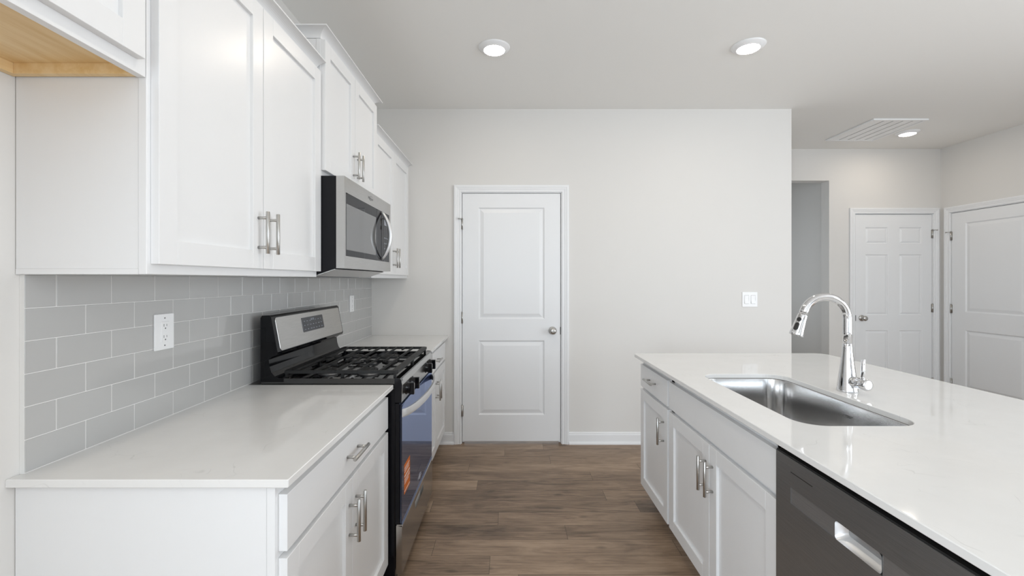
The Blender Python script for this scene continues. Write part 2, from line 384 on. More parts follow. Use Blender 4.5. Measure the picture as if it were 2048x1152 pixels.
door_set(3, 'y', XR, FY0, FY1, FTOP, [(156.3, 177.4, 40.0, 75.7), (156.3, 177.4, 9.3, 32.8)], 1, 153.4, 36.6, (70.9, 41.0, 10.6), 1)
def baseboard(name, axis, p, s0, s1):
    F = mapper(axis, p); bm = NB()
    prof = [(0, 0), (0.95, 0), (0.95, 0.35), (0.80, 0.72), (0.52, 0.85), (0.52, 2.9), (0.44, 3.2), (0.34, 3.3), (0.34, 3.6), (0.15, 3.8), (0, 3.8)]
    r0 = [bm.verts.new(F(s0, d, z)) for d, z in prof]; r1 = [bm.verts.new(F(s1, d, z)) for d, z in prof]
    bridge(bm, r0, r1, False); bm.faces.new(r0); bm.faces.new(r1); return struct(name, bm, M['trim'])
cw = G+0.22+2.3
baseboard('baseboard_back', 'x', YBK, DX1+cw, XE)
baseboard('baseboard_back_left', 'x', YBK, -23.5, DX0-cw)
baseboard('baseboard_far', 'x', YF, 134.6, EX0-cw)
baseboard('baseboard_right', 'y', XR, YB, FY0-cw)

# ------------------------------------------------------------------ cabinetry
def handle(bm, p, axis, out, L=5.4, cc=3.78, proj=1.25):
    """bar pull: p on the door face, axis 'y' or 'z', out = +1/-1 along x"""
    p = Vector(p); a = Vector((0, 1, 0)) if axis == 'y' else Vector((0, 0, 1)); o = Vector((out, 0, 0))
    cyl(bm, p+o*proj-a*L/2, p+o*proj+a*L/2, 0.235, 18, 0.03)
    for s in (-1, 1): cyl(bm, p+a*(s*cc/2), p+a*(s*cc/2)+o*proj, 0.19, 12)
def shaker(bm, xb, xf, y0, y1, z0, z1, st=2.3):
    d = 0.42 if xf < xb else -0.42
    box(bm, xb, xf, y0, y0+st, z0, z1, 0.03); box(bm, xb, xf, y1-st, y1, z0, z1, 0.03)
    box(bm, xb, xf, y0+st, y1-st, z0, z0+st, 0.03); box(bm, xb, xf, y0+st, y1-st, z1-st, z1, 0.03)
    box(bm, xb, xf+d, y0+st-0.2, y1-st+0.2, z0+st-0.2, z1-st+0.2)
def add_door(par, xb, xf, y0, y1, z0, z1, hy, hz, st=2.3, name='door'):
    bm = NB(); shaker(bm, xb, xf, y0, y1, z0, z1, st); d = build(name, bm, M['cab'], par)
    if hy is not None:
        bm = NB(); handle(bm, (xf, hy, hz), 'z', 1 if xf > xb else -1); build('handle', bm, M['nickel'], d)
    return d
def add_drawer(par, xb, xf, y0, y1, z0, z1, hy=None, hz=None, name='drawer'):
    bm = NB(); box(bm, xb, xf, y0, y1, z0, z1, 0.05, 2); d = build(name, bm, M['cab'], par)
    if hy is not None:
        bm = NB(); handle(bm, (xf, hy, hz), 'y', 1 if xf > xb else -1); build('handle', bm, M['nickel'], d)
    return d
HC = 35.0; HU = 34.25           # worktop surface and underside
def base_body(bm, xback, xf, y0, y1, toe):
    """carcass with a face frame; xf = front of the frame, toe = x of the kick board"""
    s = 1 if xf > xback else -1
    box(bm, xback, xf-s*0.77, y0+0.05, y1, 4.4, HU, 0.03)
    box(bm, xf-s*0.75, xf, y0, y1, 4.4, HU, 0.04)
    box(bm, xback, toe, y0, y1, 0, 4.4)
# near left base cabinet
XF, XD = -21.3, -20.45
def left_base(y0, y1, label, fy=0.0):
    t = thing('base_cabinet', label, 'cabinet', ((XW+XF)/2, (y0+y1)/2, 0))
    bm = NB(); base_body(bm, XW+0.05, XF, y0, y1+fy, -24.5); build('body', bm, M['cab'], t)
    m = (y0+y1)/2
    add_drawer(t, XF, XD, y0+0.55, y1-0.55, 27.85, 33.1, m, 30.5)
    add_door(t, XF, XD, y0+0.55, m-0.07, 4.9, 27.2, m-1.2, 22.2); add_door(t, XF, XD, m+0.07, y1-0.55, 4.9, 27.2, m+1.2, 22.2)
    return t
left_base(40.4, 75.5, 'white base cabinet nearest the camera, left of the black stove')
left_base(106.3, 142.2, 'white base cabinet between the stove and the pantry door wall', 1.3)
# upper cabinets with cove crowns
def cove(bm, xf, y0, y1, z0, ret0=False, ret1=False):
    """cove crown on the front plane xf, from y0 to y1, top at z0+1.5; optional returns to the wall"""
    prof = [(0.0, 0.0)] + [(1.55*(1-math.cos(R(a))), 0.12+1.18*math.sin(R(a))) for a in range(0, 91, 10)] + [(1.7, 1.3), (1.7, 1.5)]
    rows = []
    for u, h in prof:
        a0 = y0-u if ret0 else y0; a1 = y1+u if ret1 else y1
        r = []
        if ret0: r.append((XW+0.05, a0, z0+h))
        r += [(xf+u, a0, z0+h), (xf+u, a1, z0+h)]
        if ret1: r.append((XW+0.05, a1, z0+h))
        rows.append([bm.verts.new(q) for q in r])
    for a, c in zip(rows, rows[1:]):
        for k in range(len(a)-1): f = bm.faces.new((a[k], a[k+1], c[k+1], c[k])); f.smooth = False
    # top board and end profiles
    u = 1.7; ya = y0-(u if ret0 else 0); yb = y1+(u if ret1 else 0)
    top = [bm.verts.new(q) for q in ((XW+0.05, ya, z0+1.5), (xf+u, ya, z0+1.5), (xf+u, yb, z0+1.5), (XW+0.05, yb, z0+1.5))]; bm.faces.new(top)
    for k, flag, y in ((0, ret0, y0), (-1, ret1, y1)):
        if not flag:
            pts = [r[k].co.copy() for r in rows]; bm.faces.new([bm.verts.new(q) for q in pts] + [bm.verts.new((xf, y, z0+1.5))])
def upper(name, label, y0, y1, z0, z1, xf, xd, hz, crown, r0, r1, dz0=0.95, fill=0.0, gap=0.45, gap1=None):
    t = thing(name, label, 'cabinet', ((XW+xf)/2, (y0+y1)/2, z0))
    bm = NB(); box(bm, XW+0.05, xf-0.77, y0+0.05, y1+fill, z0+0.5, z1, 0.03)
    box(bm, xf-0.75, xf, y0, y1+fill, z0, z1, 0.04)
    box(bm, XW+0.05, xf-0.77, y0+0.05, y0+0.6, z0, z0+0.5); box(bm, XW+0.05, xf-0.75, y1-0.6, y1, z0, z0+0.5)
    build('body', bm, M['cab'], t)
    m = (y0+y1)/2
    add_door(t, xf, xd, y0+gap, m-0.07, z0+dz0, z1-0.15, m-1.25, hz); add_door(t, xf, xd, m+0.07, y1-(gap if gap1 is None else gap1), z0+dz0, z1-0.15, m+1.25, hz)
    bm = NB(); cove(bm, xf, y0, y1+fill, crown, r0, r1); build('crown_moulding', bm, M['cab'], t)
    return t
upper('wall_cabinet', 'tall white wall cabinet left of the microwave, nearest the camera', 40.45, 76.1, 53.35, 88.6, -33.0, -32.2, 58.9, 88.6, False, False, 0.95, 0.0, 0.45, 0.06)
upper('wall_cabinet', 'raised short white wall cabinet directly above the microwave', 76.3, 106.1, 70.75, 94.3, -32.4, -31.6, 75.9, 94.3, True, True, 0.95, 0.0, 0.06)
upper('wall_cabinet', 'tall white wall cabinet between the microwave and the back wall', 106.3, 142.2, 53.35, 88.6, -33.0, -32.2, 58.9, 88.6, False, False, 0.95, 1.35)
# cabinet over the empty fridge space: raw maple underside
FZ = 71.2; fy0, fy1 = 4.4, 40.35; xf = -33.0
t = thing('wall_cabinet', 'white cabinet at top left with an unpainted maple underside', 'cabinet', ((XW+xf)/2, (fy0+fy1)/2, FZ))
bm = NB(); box(bm, XW+0.05, xf-0.75, fy0, fy1-0.02, FZ+1.3, 88.6); box(bm, xf-0.75, xf, fy0, fy1, FZ, 88.6, 0.02); build('body', bm, M['cab'], t)
bm = NB(); box(bm, XW+0.06, xf-0.76, fy0+0.02, fy1-0.03, FZ+1.0, FZ+1.3); box(bm, XW+0.06, xf-0.76, fy1-0.65, fy1-0.03, FZ+0.05, FZ+1.0, 0.02)
box(bm, XW+0.06, XW+0.75, fy0, fy1-0.65, FZ+0.05, FZ+1.0, 0.02); box(bm, XW+0.75, xf-0.76, fy0, fy0+0.65, FZ+0.05, FZ+1.0, 0.02)
build('underside', bm, M['maple'], t)['label'] = 'unpainted maple underside'
m_ = (fy0+fy1)/2
add_door(t, xf, -32.25, fy0+0.6, m_-0.07, FZ+1.2, 88.4, m_-1.25, 76.2); add_door(t, xf, -32.25, m_+0.07, fy1-0.9, FZ+1.2, 88.4, m_+1.25, 76.2)
bm = NB(); cove(bm, xf, fy0, fy1, 88.6, True, False); build('crown_moulding', bm, M['cab'], t)
# island cabinets (fronts face -X)
IF, ID, IB = 31.95, 31.2, 56.0
t = thing('island_cabinet', 'narrow white island cabinet at the far end with one drawer and one door', 'cabinet', ((IF+IB)/2, 97, 0))
bm = NB(); base_body(bm, IB, IF, 87.55, 106.3, 34.8); build('body', bm, M['cab'], t)
add_drawer(t, IF, ID, 88.0, 105.8, 27.8, 32.95, 97.0, 30.6); add_door(t, IF, ID, 88.0, 105.8, 4.5, 27.1, 90.0, 22.2)
t = thing('island_cabinet', 'white island cabinet with two doors below the sink', 'cabinet', ((IF+IB)/2, 69.5, 0))
bm = NB(); box(bm, IB, IB-0.7, 51.5, 87.5, 4.4, HU); box(bm, IF, IB, 51.5, 52.2, 4.4, HU); box(bm, IF, IB, 86.8, 87.5, 4.4, HU); box(bm, IF, IB, 51.5, 87.5, 4.4, 5.1)
box(bm, IF, IF+0.75, 51.5, 87.5, 26.5, HU); box(bm, IF, IF+0.75, 51.5, 53, 4.4, HU, 0.02); box(bm, IF, IF+0.75, 86, 87.5, 4.4, HU, 0.02); box(bm, 34.8, IB, 51.5, 87.5, 0, 4.4)
build('body', bm, M['cab'], t)
add_drawer(t, IF, ID, 52.0, 87.05, 27.8, 32.95, name='false_drawer_front')
add_door(t, IF, ID, 69.6, 87.05, 4.5, 27.1, 70.7, 22.2); add_door(t, IF, ID, 52.0, 69.46, 4.5, 27.1, 68.3, 22.2)
bm = NB(); box(bm, IB+0.05, IB+0.85, 24.9, 106.3, 0, HU, 0.03); build('back_panel', bm, M['cab'], t)
bm = NB(); box(bm, IF, IB, 24.9, 27.2, 0, HU, 0.03); build('end_panel', bm, M['cab'], t)

# ------------------------------------------------------------------ worktops
def rrect(x0, x1, y0, y1, radii, n=10):
    """counter-clockwise; radii for corners (x0y0, x1y0, x1y1, x0y1)"""
    pts = []
    for (cx, cy, a), r in zip(((x0, y0, 180), (x1, y0, 270), (x1, y1, 0), (x0, y1, 90)), radii):
        sx = 1 if cx == x0 else -1; sy = 1 if cy == y0 else -1
        if r <= 0.001: pts.append((cx, cy)); continue
        for i in range(n+1):
            t = R(a+90*i/n); pts.append((cx+sx*r+r*math.cos(t), cy+sy*r+r*math.sin(t)))
    return pts
def inset(x0, x1, y0, y1, radii, d, n=10): return rrect(x0+d, x1-d, y0+d, y1-d, [max(0, r-d) if r > 0.001 else 0 for r in radii], n)
def slab(bm, outer, z0, z1, e=0.07, hole=None):
    edges = []
    def stack(loops, zz):
        prev = None
        for lp, z in zip(loops, zz):
            cur = [bm.verts.new((x, y, z)) for x, y in lp]
            if prev: bridge(bm, prev, cur, False)
            else: first = cur
            prev = cur
        return first, cur
    o = inset(*outer, e); oo = inset(*outer, 0)
    sets = [stack([o, oo, oo, o], [z1, z1-e, z0+e, z0])]
    if hole: h = inset(*hole, -e) ; hh = inset(*hole, 0); sets.append(stack([h, hh, hh], [z1, z1-e, z0]))
    for k in (0, 1):
        es = []
        for s in sets:
            lp = s[k]; es += [bm.edges.get((lp[i], lp[(i+1) % len(lp)])) for i in range(len(lp))]
        bmesh.ops.triangle_fill(bm, use_beauty=True, use_dissolve=False, edges=es)
XC = -19.75
bm = NB(); slab(bm, (XW+0.02, XC, 39.7, 75.7, (0, 0.15, 0.1, 0)), HU, HC)
tag(build('worktop', bm, M['quartz']), 'white quartz worktop between the camera and the stove', 'worktop')
bm = NB(); slab(bm, (XW+0.02, XC, 106.15, YBK-0.03, (0, 0.1, 0.1, 0)), HU, HC)
tag(build('worktop', bm, M['quartz']), 'short white quartz worktop between the stove and the back wall', 'worktop')
SX0, SX1, SY0, SY1 = 36.0, 51.2, 54.4, 84.4; SR = (3.2, 3.2, 3.2, 3.2)
bm = NB(); slab(bm, (30.17, 76.3, 24.3, 108.4, (0.6, 1, 2.6, 1.2)), HU, HC, 0.07, (SX0, SX1, SY0, SY1, SR))
tag(build('island_worktop', bm, M['quartz']), 'large white quartz island worktop with an undermount sink cut into it', 'worktop')

# ------------------------------------------------------------------ backsplash
t = thing('backsplash', 'grey glazed subway tile backsplash above the left worktops', 'backsplash', (XT, 92, HC))
bm = NB(); ty0, ty1 = 40.85, YBK-0.02; P = 6.07; rows = [HC+0.05+3.03*i for i in range(7)]
for i in range(6):
    z0, z1 = rows[i]+0.06, rows[i+1]-0.03
    if i == 5: z1 = 53.3
    st = 40.7 if i % 2 == 0 else 37.67
    y = st
    while y < ty1:
        a, c = max(y+0.045, ty0+0.02), min(y+P-0.045, ty1-0.05)
        if c-a > 0.2: box(bm, XW+0.1, XT, a, c, z0, z1, 0.04, 1)
        y += P
build('tiles', bm, M['tile'], t)
bm = NB(); box(bm, XW+0.01, XT-0.05, ty0, ty1, HC+0.01, 53.33); build('grout', bm, M['grout'], t)

# ------------------------------------------------------------------ stove
RY0, RY1 = 76.05, 105.95
t = thing('stove', 'black and steel gas stove between the left worktops', 'stove', (-31, 91, 0))
bm = NB(); box(bm, -42.5, -19.6, RY0, RY1, 1.0, 34.2, 0.1); box(bm, -42, -20.6, RY0+0.5, RY1-0.5, 0.2, 1.0)
for x in (-41, -21.4):
    for y in (RY0+1.5, RY1-1.5): cyl(bm, (x, y, 0), (x, y, 1.0), 0.6, 12)
build('body', bm, M['blackside'], t)
# cooktop tray: raised rim around a sunken deck
bm = NB()
prism(bm, [(-42.4, 34.2), (-18.5, 34.2), (-18.45, 35.6), (-18.7, 36.0), (-42.4, 36.0)], 'y', RY0, RY0+1.0)
prism(bm, [(-42.4, 34.2), (-18.5, 34.2), (-18.45, 35.6), (-18.7, 36.0), (-42.4, 36.0)], 'y', RY1-1.0, RY1)
box(bm, -20.2, -18.6, RY0+1.0, RY1-1.0, 34.2, 36.0, 0.12, 2); box(bm, -42.4, -20.2, RY0+1.0, RY1-1.0, 34.2, 35.3)
build('cooktop', bm, M['cooktop'], t)
# backguard: side profile run across the stove
bm = NB()
prism(bm, [(-42.55, 46.3), (-42.3, 46.75), (-41.1, 46.8), (-40.75, 46.5), (-39.62, 40.45), (-39.8, 40.0), (-40.6, 39.7), (-41.15, 39.2), (-41.0, 38.0), (-40.7, 37.0), (-40.1, 36.35), (-39.3, 36.05), (-38.6, 36.02), (-38.6, 35.4), (-42.55, 35.4)], 'y', RY0-0.015, RY1+0.015)
bgd = build('backguard', bm, M['enamel'], t)
def onface(v, out=0.0):        # v: 0 bottom .. 1 top of the slanted face
    p = Vector((-39.62, 0, 40.45)).lerp(Vector((-40.75, 0, 46.5)), v); nrm = Vector((6.05, 0, 1.13)).normalized(); return p+nrm*out
def faceplate(name, y0, y1, v0, v1, out, m, r=0.5, par=None):
    bm = NB(); lp = rrect(y0, y1, v0*6.15, v1*6.15, (r,)*4, 6); rs = []
    for d in (-0.05, out-0.03, out):
        k = 0 if d < out else 0.03; rs.append([])
        for y, v in lp: q = onface(v/6.15, d); rs[-1].append(bm.verts.new((q.x, y + (k if y < (y0+y1)/2 else -k), q.z)))
    bridge(bm, rs[0], rs[1], False); bridge(bm, rs[1], rs[2], False); bm.faces.new(rs[2]); bm.faces.new(rs[0]); return build(name, bm, m, par or bgd)
faceplate('control_fascia', RY0+1.0, RY1-0.35, 0.02, 0.965, 0.07, M['steel'], 0.5)
dsp = faceplate('display', 86.4, 96.0, 0.36, 0.82, 0.13, M['display'], 0.25)
random.seed(4)
def mark(y0, y1, v0, v1):
    bm = NB(); q0, q1 = onface(v0, 0.135), onface(v1, 0.135); q2, q3 = onface(v1, 0.142), onface(v0, 0.142)
    prism(bm, [(q0.x, q0.z), (q1.x, q1.z), (q2.x, q2.z), (q3.x, q3.z)], 'y', y0, y1); build('display_mark', bm, M['displaymark'], dsp)
for i in range(7):
    for j in range(3):
        if i == 3 and j == 2: continue
        y = 87.1+i*1.25; v = 0.43+j*0.13; mark(y, y+random.uniform(0.35, 0.7), v, v+0.02)
for i, q in enumerate((0, 0.35, 0.85, 1.2)): mark(90.3+q, 90.5+q, 0.70, 0.77)
# front: sloped lip, knob panel, door, drawer
bm = NB(); prism(bm, [(-19.6, 31.9), (-18.45, 31.9), (-18.3, 34.85), (-18.55, 35.75), (-18.9, 35.98), (-19.6, 35.98)], 'y', RY0+0.06, RY1-0.06)
kp = build('control_panel', bm, M['steel'], t)
bm = NB(); prism(bm, [(-19.65, 31.85), (-18.5, 31.85), (-18.36, 34.85), (-18.58, 35.7), (-18.95, 36.05), (-19.65, 36.05)], 'y', RY0-0.02, RY0+0.1); build('end_cap', bm, M['blackside'], t)
bm = NB(); prism(bm, [(-19.65, 31.85), (-18.5, 31.85), (-18.36, 34.85), (-18.58, 35.7), (-18.95, 36.05), (-19.65, 36.05)], 'y', RY1-0.1, RY1+0.02); build('end_cap', bm, M['blackside'], t)
for y in (79.6, 84.0, 97.9, 102.3):
    bm = NB(); c = Vector((-18.42, y, 33.55)); d = Vector((1, 0, -0.05))
    lathe(bm, c, d, [(0, 1.15), (0.12, 1.15), (0.16, 1.0), (0.62, 0.95), (0.72, 0.85)], 28)
    box(bm, -17.9, -17.0, y-0.34, y+0.34, 33.45-1.05, 33.45+1.05, 0.12, 2)
    k = build('knob', bm, M['enamel'], t)
    bm = NB(); box(bm, -17.0, -16.97, y-0.05, y+0.05, 33.6, 34.35); build('knob_mark', bm, M['silver'], k)
bm = NB(); box(bm, -19.6, -18.85, RY0+0.1, RY1-0.1, 10.9, 31.7, 0.05); dr = build('oven_door', bm, M['blackside'], t)
bm = NB(); box(bm, -18.85, -18.45, RY0+0.25, RY1-0.25, 11.0, 31.4, 0.08, 2); gl_ = build('door_glass', bm, M['ovenglass'], dr)
# bowed handle: flat strip, highest reach in the middle
bm = NB(); rs = []
for i in range(25):
    u = i/24; y = RY0+0.35+(RY1-RY0-0.7)*u; x = -18.3+2.15*(1-(2*u-1)**2)**0.62; th = 0.42
    z = 29.95
    rs.append([bm.verts.new(q) for q in ((x-th, y, z-0.62), (x-0.05, y, z-0.70), (x, y, z-0.5), (x, y, z+0.5), (x-0.05, y, z+0.70), (x-th, y, z+0.62))])
for a, c in zip(rs, rs[1:]):
    for k in range(6): f = bm.faces.new((a[k], a[(k+1) % 6], c[(k+1) % 6], c[k])); f.smooth = k in (2, 5)
bm.faces.new(rs[0]); bm.faces.new(rs[-1])
build('handle', bm, M['aluminium'], dr)
bm = NB(); box(bm, -18.45, -18.43, 77.9, 82.4, 15.2, 20.4); lb = build('sticker', bm, M['orange'], dr); lb['label'] = 'orange notice sticker with white lines'
random.seed(2)
for i, (z, h) in enumerate(((15.55, 0.2), (16.9, 0.16), (17.25, 0.16), (17.6, 0.16), (18.1, 0.3), (18.9, 0.16), (19.25, 0.16), (19.6, 0.16))):
    bm = NB(); box(bm, -18.43, -18.425, 78.15, 82.15-random.uniform(0, 0.9)*(h < 0.2), z, z+h*0.8); build('sticker_line', bm, M['paperwhite'], lb)
lettering('logo', 'Whirlpool', 0.85, M['silver'], dr, (-18.435, 91.2, 12.55), (R(90), 0, R(90)))
def ringlogo(par, x, y, z, a, c, m):
    bm = NB(); pts = [(x, y+a*math.cos(R(q)), z+c*math.sin(R(q))+0.12*math.cos(R(q))) for q in range(20, 320, 12)]
    tube(bm, pts, [0.012+0.022*math.sin(math.pi*i/(len(pts)-1)) for i in range(len(pts))], 6); build('logo_ring', bm, m, par)
ringlogo(dr, -18.43, 91.6, 12.6, 0.95, 0.5, M['silver'])
bm = NB()
y0, y1, z0, z1 = RY0+0.1, RY1-0.1, 2.5, 10.75; p0, p1, q0, q1 = 86.6, 95.0, 8.1, 9.6
for a in ((y0, y1, z0, q0), (y0, y1, q1, z1), (y0, p0, q0, q1), (p1, y1, q0, q1)): box(bm, -19.4, -18.4, *a)
bmesh.ops.remove_doubles(bm, verts=bm.verts, dist=1e-4)
prism(bm, [(-19.3, 10.75), (-18.4, 10.55), (-18.22, 10.72), (-18.3, 10.95), (-19.3, 10.95)], 'y', y0, y1)
wd = build('warming_drawer', bm, M['steel'], t)
bm = NB(); box(bm, -19.2, -19.05, p0, p1, q0, q1); build('pull_recess', bm, M['plastic'], wd)
# burners and two cast-iron grates
for x in (-33.9, -26.4):
    for y in (83.6, 98.4):
        bm = NB(); lathe(bm, (x, y, 35.3), (0, 0, 1), [(0, 2.0), (0.1, 2.0), (0.18, 1.6), (0.55, 1.5), (0.6, 1.6)], 28); bu = build('burner', bm, M['steel_dark'], t)
        bm = NB(); lathe(bm, (x, y, 35.9), (0, 0, 1), [(0, 1.6), (0.05, 1.7), (0.22, 1.7), (0.3, 1.55), (0.32, 1.0)], 28); build('burner_cap', bm, M['iron'], bu)
def grate(y0, y1, seam_hi):
    bm = NB(); x0, x1 = -39.0, -19.4; zt = 37.15; zb = 36.78; w_ = 0.19
    def bx(x, ya, yb): prism(bm, [(x-w_, zb), (x+w_, zb), (x+w_*0.7, zt), (x-w_*0.7, zt)], 'y', ya, yb)
    def by(y, xa, xb): prism(bm, [(y-w_, zb), (y+w_, zb), (y+w_*0.7, zt-0.03), (y-w_*0.7, zt-0.03)], 'x', xa, xb)
    out, inn = (y0, y1) if seam_hi else (y1, y0); sg = 1 if seam_hi else -1
    ch = 0.55
    # outer rim: rear rail, flat front rail with cut corners, outer rail
    prism(bm, [(x0, 36.6), (x0+0.45, 36.6), (x0+0.45, zt), (x0, zt)], 'y', y0, y1)
    pl = [(x1-1.05, out), (x1-ch, out), (x1, out+sg*ch), (x1, inn), (x1-1.05, inn)]
    prism(bm, pl, 'z', 36.68, zt)
    prism(bm, [(out, 36.6), (out+sg*0.5, 36.6), (out+sg*0.45, zt), (out+sg*0.05, zt)], 'x', x0, x1-1.0)
    prism(bm, [(inn, zb), (inn-sg*0.2, zb), (inn-sg*0.2, zt), (inn, zt)], 'x', x0+0.4, x1-1.0)
    yc = out+sg*6.5
    for x in (-37.6, -34.0, -30.2, -26.4, -22.6): bx(x, y0, y1)
    for x in (-35.8, -32.1, -28.3, -24.5): bx(x, *sorted((out+sg*0.3, out+sg*3.3))); bx(x, *sorted((inn, inn-sg*3.6)))
    by(yc, -35.6, -32.3); by(yc, -28.0, -24.8)
    for x in (x0+0.3, -29.0, x1-0.5):
        for y in (out+sg*0.3, inn-sg*0.3): box(bm, x-0.22, x+0.22, y-0.22, y+0.22, 35.3, 36.8)
    build('grate', bm, M['iron'], t)
grate(77.1, 90.92, True); grate(91.08, 104.9, False)

# ------------------------------------------------------------------ microwave
t = thing('microwave', 'steel microwave mounted under the raised cabinet above the stove', 'microwave', (-37, 91, 54.2))
my0, my1, mz0, mz1 = 76.25, 105.75, 54.85, 70.7; MX = -28.3
bm = NB(); prism(bm, [(-44.95, 53.6), (-33.5, 53.6), (-30.2, 54.7), (-29.75, 54.9), (-29.75, mz1), (-44.95, mz1)], 'y', my0, my1); build('body', bm, M['blackside'], t)
bm = NB(); prism(bm, [(-44.9, 53.58), (-33.5, 53.58), (-30.0, 54.74), (-29.9, 54.68), (-33.45, 53.46), (-44.9, 53.46)], 'y', my0+0.15, my1-0.15); us = build('underside', bm, M['aluminium'], t)
bm = NB(); box(bm, -36.6, -34.2, 81, 101, 53.42, 53.47); build('vent_grille', bm, M['dark'], us)
bm = NB()
g0, g1, h0, h1 = 76.9, 104.6, 57.0, 68.0
for a in ((my0, my1, mz0, h0), (my0, my1, h1, mz1), (my0, g0, h0, h1), (g1, my1, h0, h1)): box(bm, -29.7, MX, *a)
bmesh.ops.remove_doubles(bm, verts=bm.verts, dist=1e-4)
df = build('door_frame', bm, M['steel'], t)
bm = NB(); box(bm, -29.6, MX-0.02, g0, 95.0, h0, h1, 0.03); wn_ = build('door_glass', bm, M['microglass'], df)
bm = NB(); box(bm, MX-0.03, MX-0.012, g0+0.35, 94.4, 58.1, 66.1); build('window_mesh', bm, M['micromesh'], wn_)
bm = NB(); box(bm, -29.6, MX-0.02, 95.06, g1, h0, h1, 0.03); cp = build('control_panel', bm, M['microglass'], t)
for i in range(3):
    for j in range(4): bm = NB(); box(bm, MX-0.02, MX-0.012, 100.6+i*1.1, 101.1+i*1.1, 58.6+j*1.2, 58.85+j*1.2); build('key_mark', bm, M['displaymark'], cp)
bm = NB(); box(bm, MX-0.02, MX-0.012, 100.6, 103.5, 65.2, 66.4); build('clock_display', bm, M['displaymark'], cp)
bm = NB(); pts = []
for i in range(29):
    u = i/28; z = 57.45+(67.75-57.45)*u; pts.append((MX+0.05+1.9*math.sin(math.pi*u)**0.75, 98.4, z))
tube(bm, pts, [0.28+0.22*math.sin(math.pi*i/28) for i in range(29)], 16); build('handle', bm, M['aluminium'], t)
lettering('logo', 'Whirlpool', 0.8, M['slot'], df, (MX+0.004, 90.6, 69.4), (R(90), 0, R(90)))
ringlogo(df, MX+0.005, 90.9, 69.45, 0.9, 0.45, M['slot'])

# ------------------------------------------------------------------ dishwasher
DWX = 30.7; d0, d1 = 27.35, 51.35
t = thing('dishwasher', 'dark steel dishwasher under the near end of the island', 'dishwasher', (43, 39.4, 0))
bm = NB(); box(bm, IB-0.2, 32.4, d0+0.05, d1-0.05, 0.3, 34.0); box(bm, 32.0, 32.4, d0+0.1, d1-0.1, 33.4, 34.2); build('body', bm, M['dark'], t)
bm = NB(); b0, b1 = 28.45, 30.2; p0, p1 = 36.7, 42.0
for a in ((d0+0.1, d1-0.1, 4.2, b0), (d0+0.1, d1-0.1, b1, 33.35)): box(bm, 32.3, DWX, *a)
box(bm, 32.3, DWX+0.0, d0+0.1, d0+2.8, b0, b1); box(bm, 32.3, DWX, d1-2.75, d1-0.1, b0, b1)
bmesh.ops.remove_doubles(bm, verts=bm.verts, dist=1e-4)
dd = build('door', bm, M['steel_dark'], t)
for a in ((d0+2.8, p0), (p1, d1-2.75)):
    bm = NB(); box(bm, 32.3, DWX+0.06, *a, b0, b1); build('handle_band', bm, M['steel_band'], dd)
bm = NB(); lp0 = rrect(p0, p1, b0, b1, (0.35,)*4, 6); lp1 = rrect(p0+0.35, p1-0.35, b0+0.45, b1-0.1, (0.3,)*4, 6)
r0 = [bm.verts.new((DWX+0.0, y, z)) for y, z in lp0]; r1 = [bm.verts.new((DWX+1.05, y, z)) for y, z in lp1]; bridge(bm, r0, r1); bm.faces.new(r1)
build('pocket_handle', bm, M['steel_pocket'], dd)['label'] = 'shiny recessed pull pocket'
bm = NB(); box(bm, DWX-0.005, DWX+0.05, 45.1, 48.6, 31.82, 31.92); build('status_slot', bm, M['rubber'], dd)
bm = NB(); box(bm, 32.35, DWX+0.1, d0+0.1, d1-0.1, 33.36, 33.5); build('top_edge', bm, M['rubber'], dd)
bm = NB(); box(bm, 34.5, 35.0, d0+0.2, d1-0.2, 0.05, 4.1); build('kick_plate', bm, M['rubber'], t)

# ------------------------------------------------------------------ sink and tap
bm = NB(); prev = None
for off, z in ((-1.0, 34.22), (-0.16, 34.22), (-0.1, 34.0), (0.06, 30.0), (0.25, 26.6), (0.5, 25.8), (1.1, 25.3), (2.2, 25.15), (4.5, 25.05)):
    cur = [bm.verts.new((x, y, z)) for x, y in inset(SX0, SX1, SY0, SY1, (3.2,)*4, off, 12)] if off < 3.2 else [bm.verts.new((x, y, z)) for x, y in rrect(SX0+off, SX1-off, SY0+off, SY1-off, (0.5,)*4, 12)]
    if prev: bridge(bm, prev, cur)
    prev = cur
bm.faces.new(prev)
t = thing('sink', 'steel undermount sink basin in the island worktop', 'sink', ((SX0+SX1)/2, (SY0+SY1)/2, 25))
sk = build('basin', bm, M['steel_sink'], t)
bm = NB(); lathe(bm, (43.6, 69.4, 25.06), (0, 0, 1), [(0, 2.2), (0.06, 2.2), (0.1, 1.9), (0.02, 1.7), (0.02, 0.3)], 28); build('drain', bm, M['nickel'], t)
bm = NB(); box(bm, SX1-0.2, SX1-0.16, 66.6, 68.2, 32.2, 32.28); box(bm, SX1-0.21, SX1-0.17, 66.9, 67.9, 31.95, 32.03); build('maker_stamp', bm, M['slot'], t)
FXx, FYy = 54.35, 71.6
t = thing('tap', 'tall chrome gooseneck tap with pull-down spray head behind the sink', 'tap', (FXx, FYy, HC))
bm = NB(); lathe(bm, (FXx, FYy, HC), (0, 0, 1), [(0, 1.48), (0.12, 1.5), (0.35, 1.45), (1.5, 1.33), (3.0, 1.13), (5.0, 0.88), (6.6, 0.72), (7.55, 0.66), (7.6, 0.64), (7.64, 0.64)], 40); build('base', bm, M['chrome'], t)
Rr = 3.6; hc = HC+11.5; pts = [(FXx, FYy, HC+7.6), (FXx, FYy, HC+9.5)]
for i in range(0, 33):
    a = R(164*i/32); pts.append((FXx-Rr+Rr*math.cos(a), FYy, hc+Rr*math.sin(a)))
bm = NB(); tube(bm, pts, 0.64, 28); build('spout', bm, M['chrome'], t)
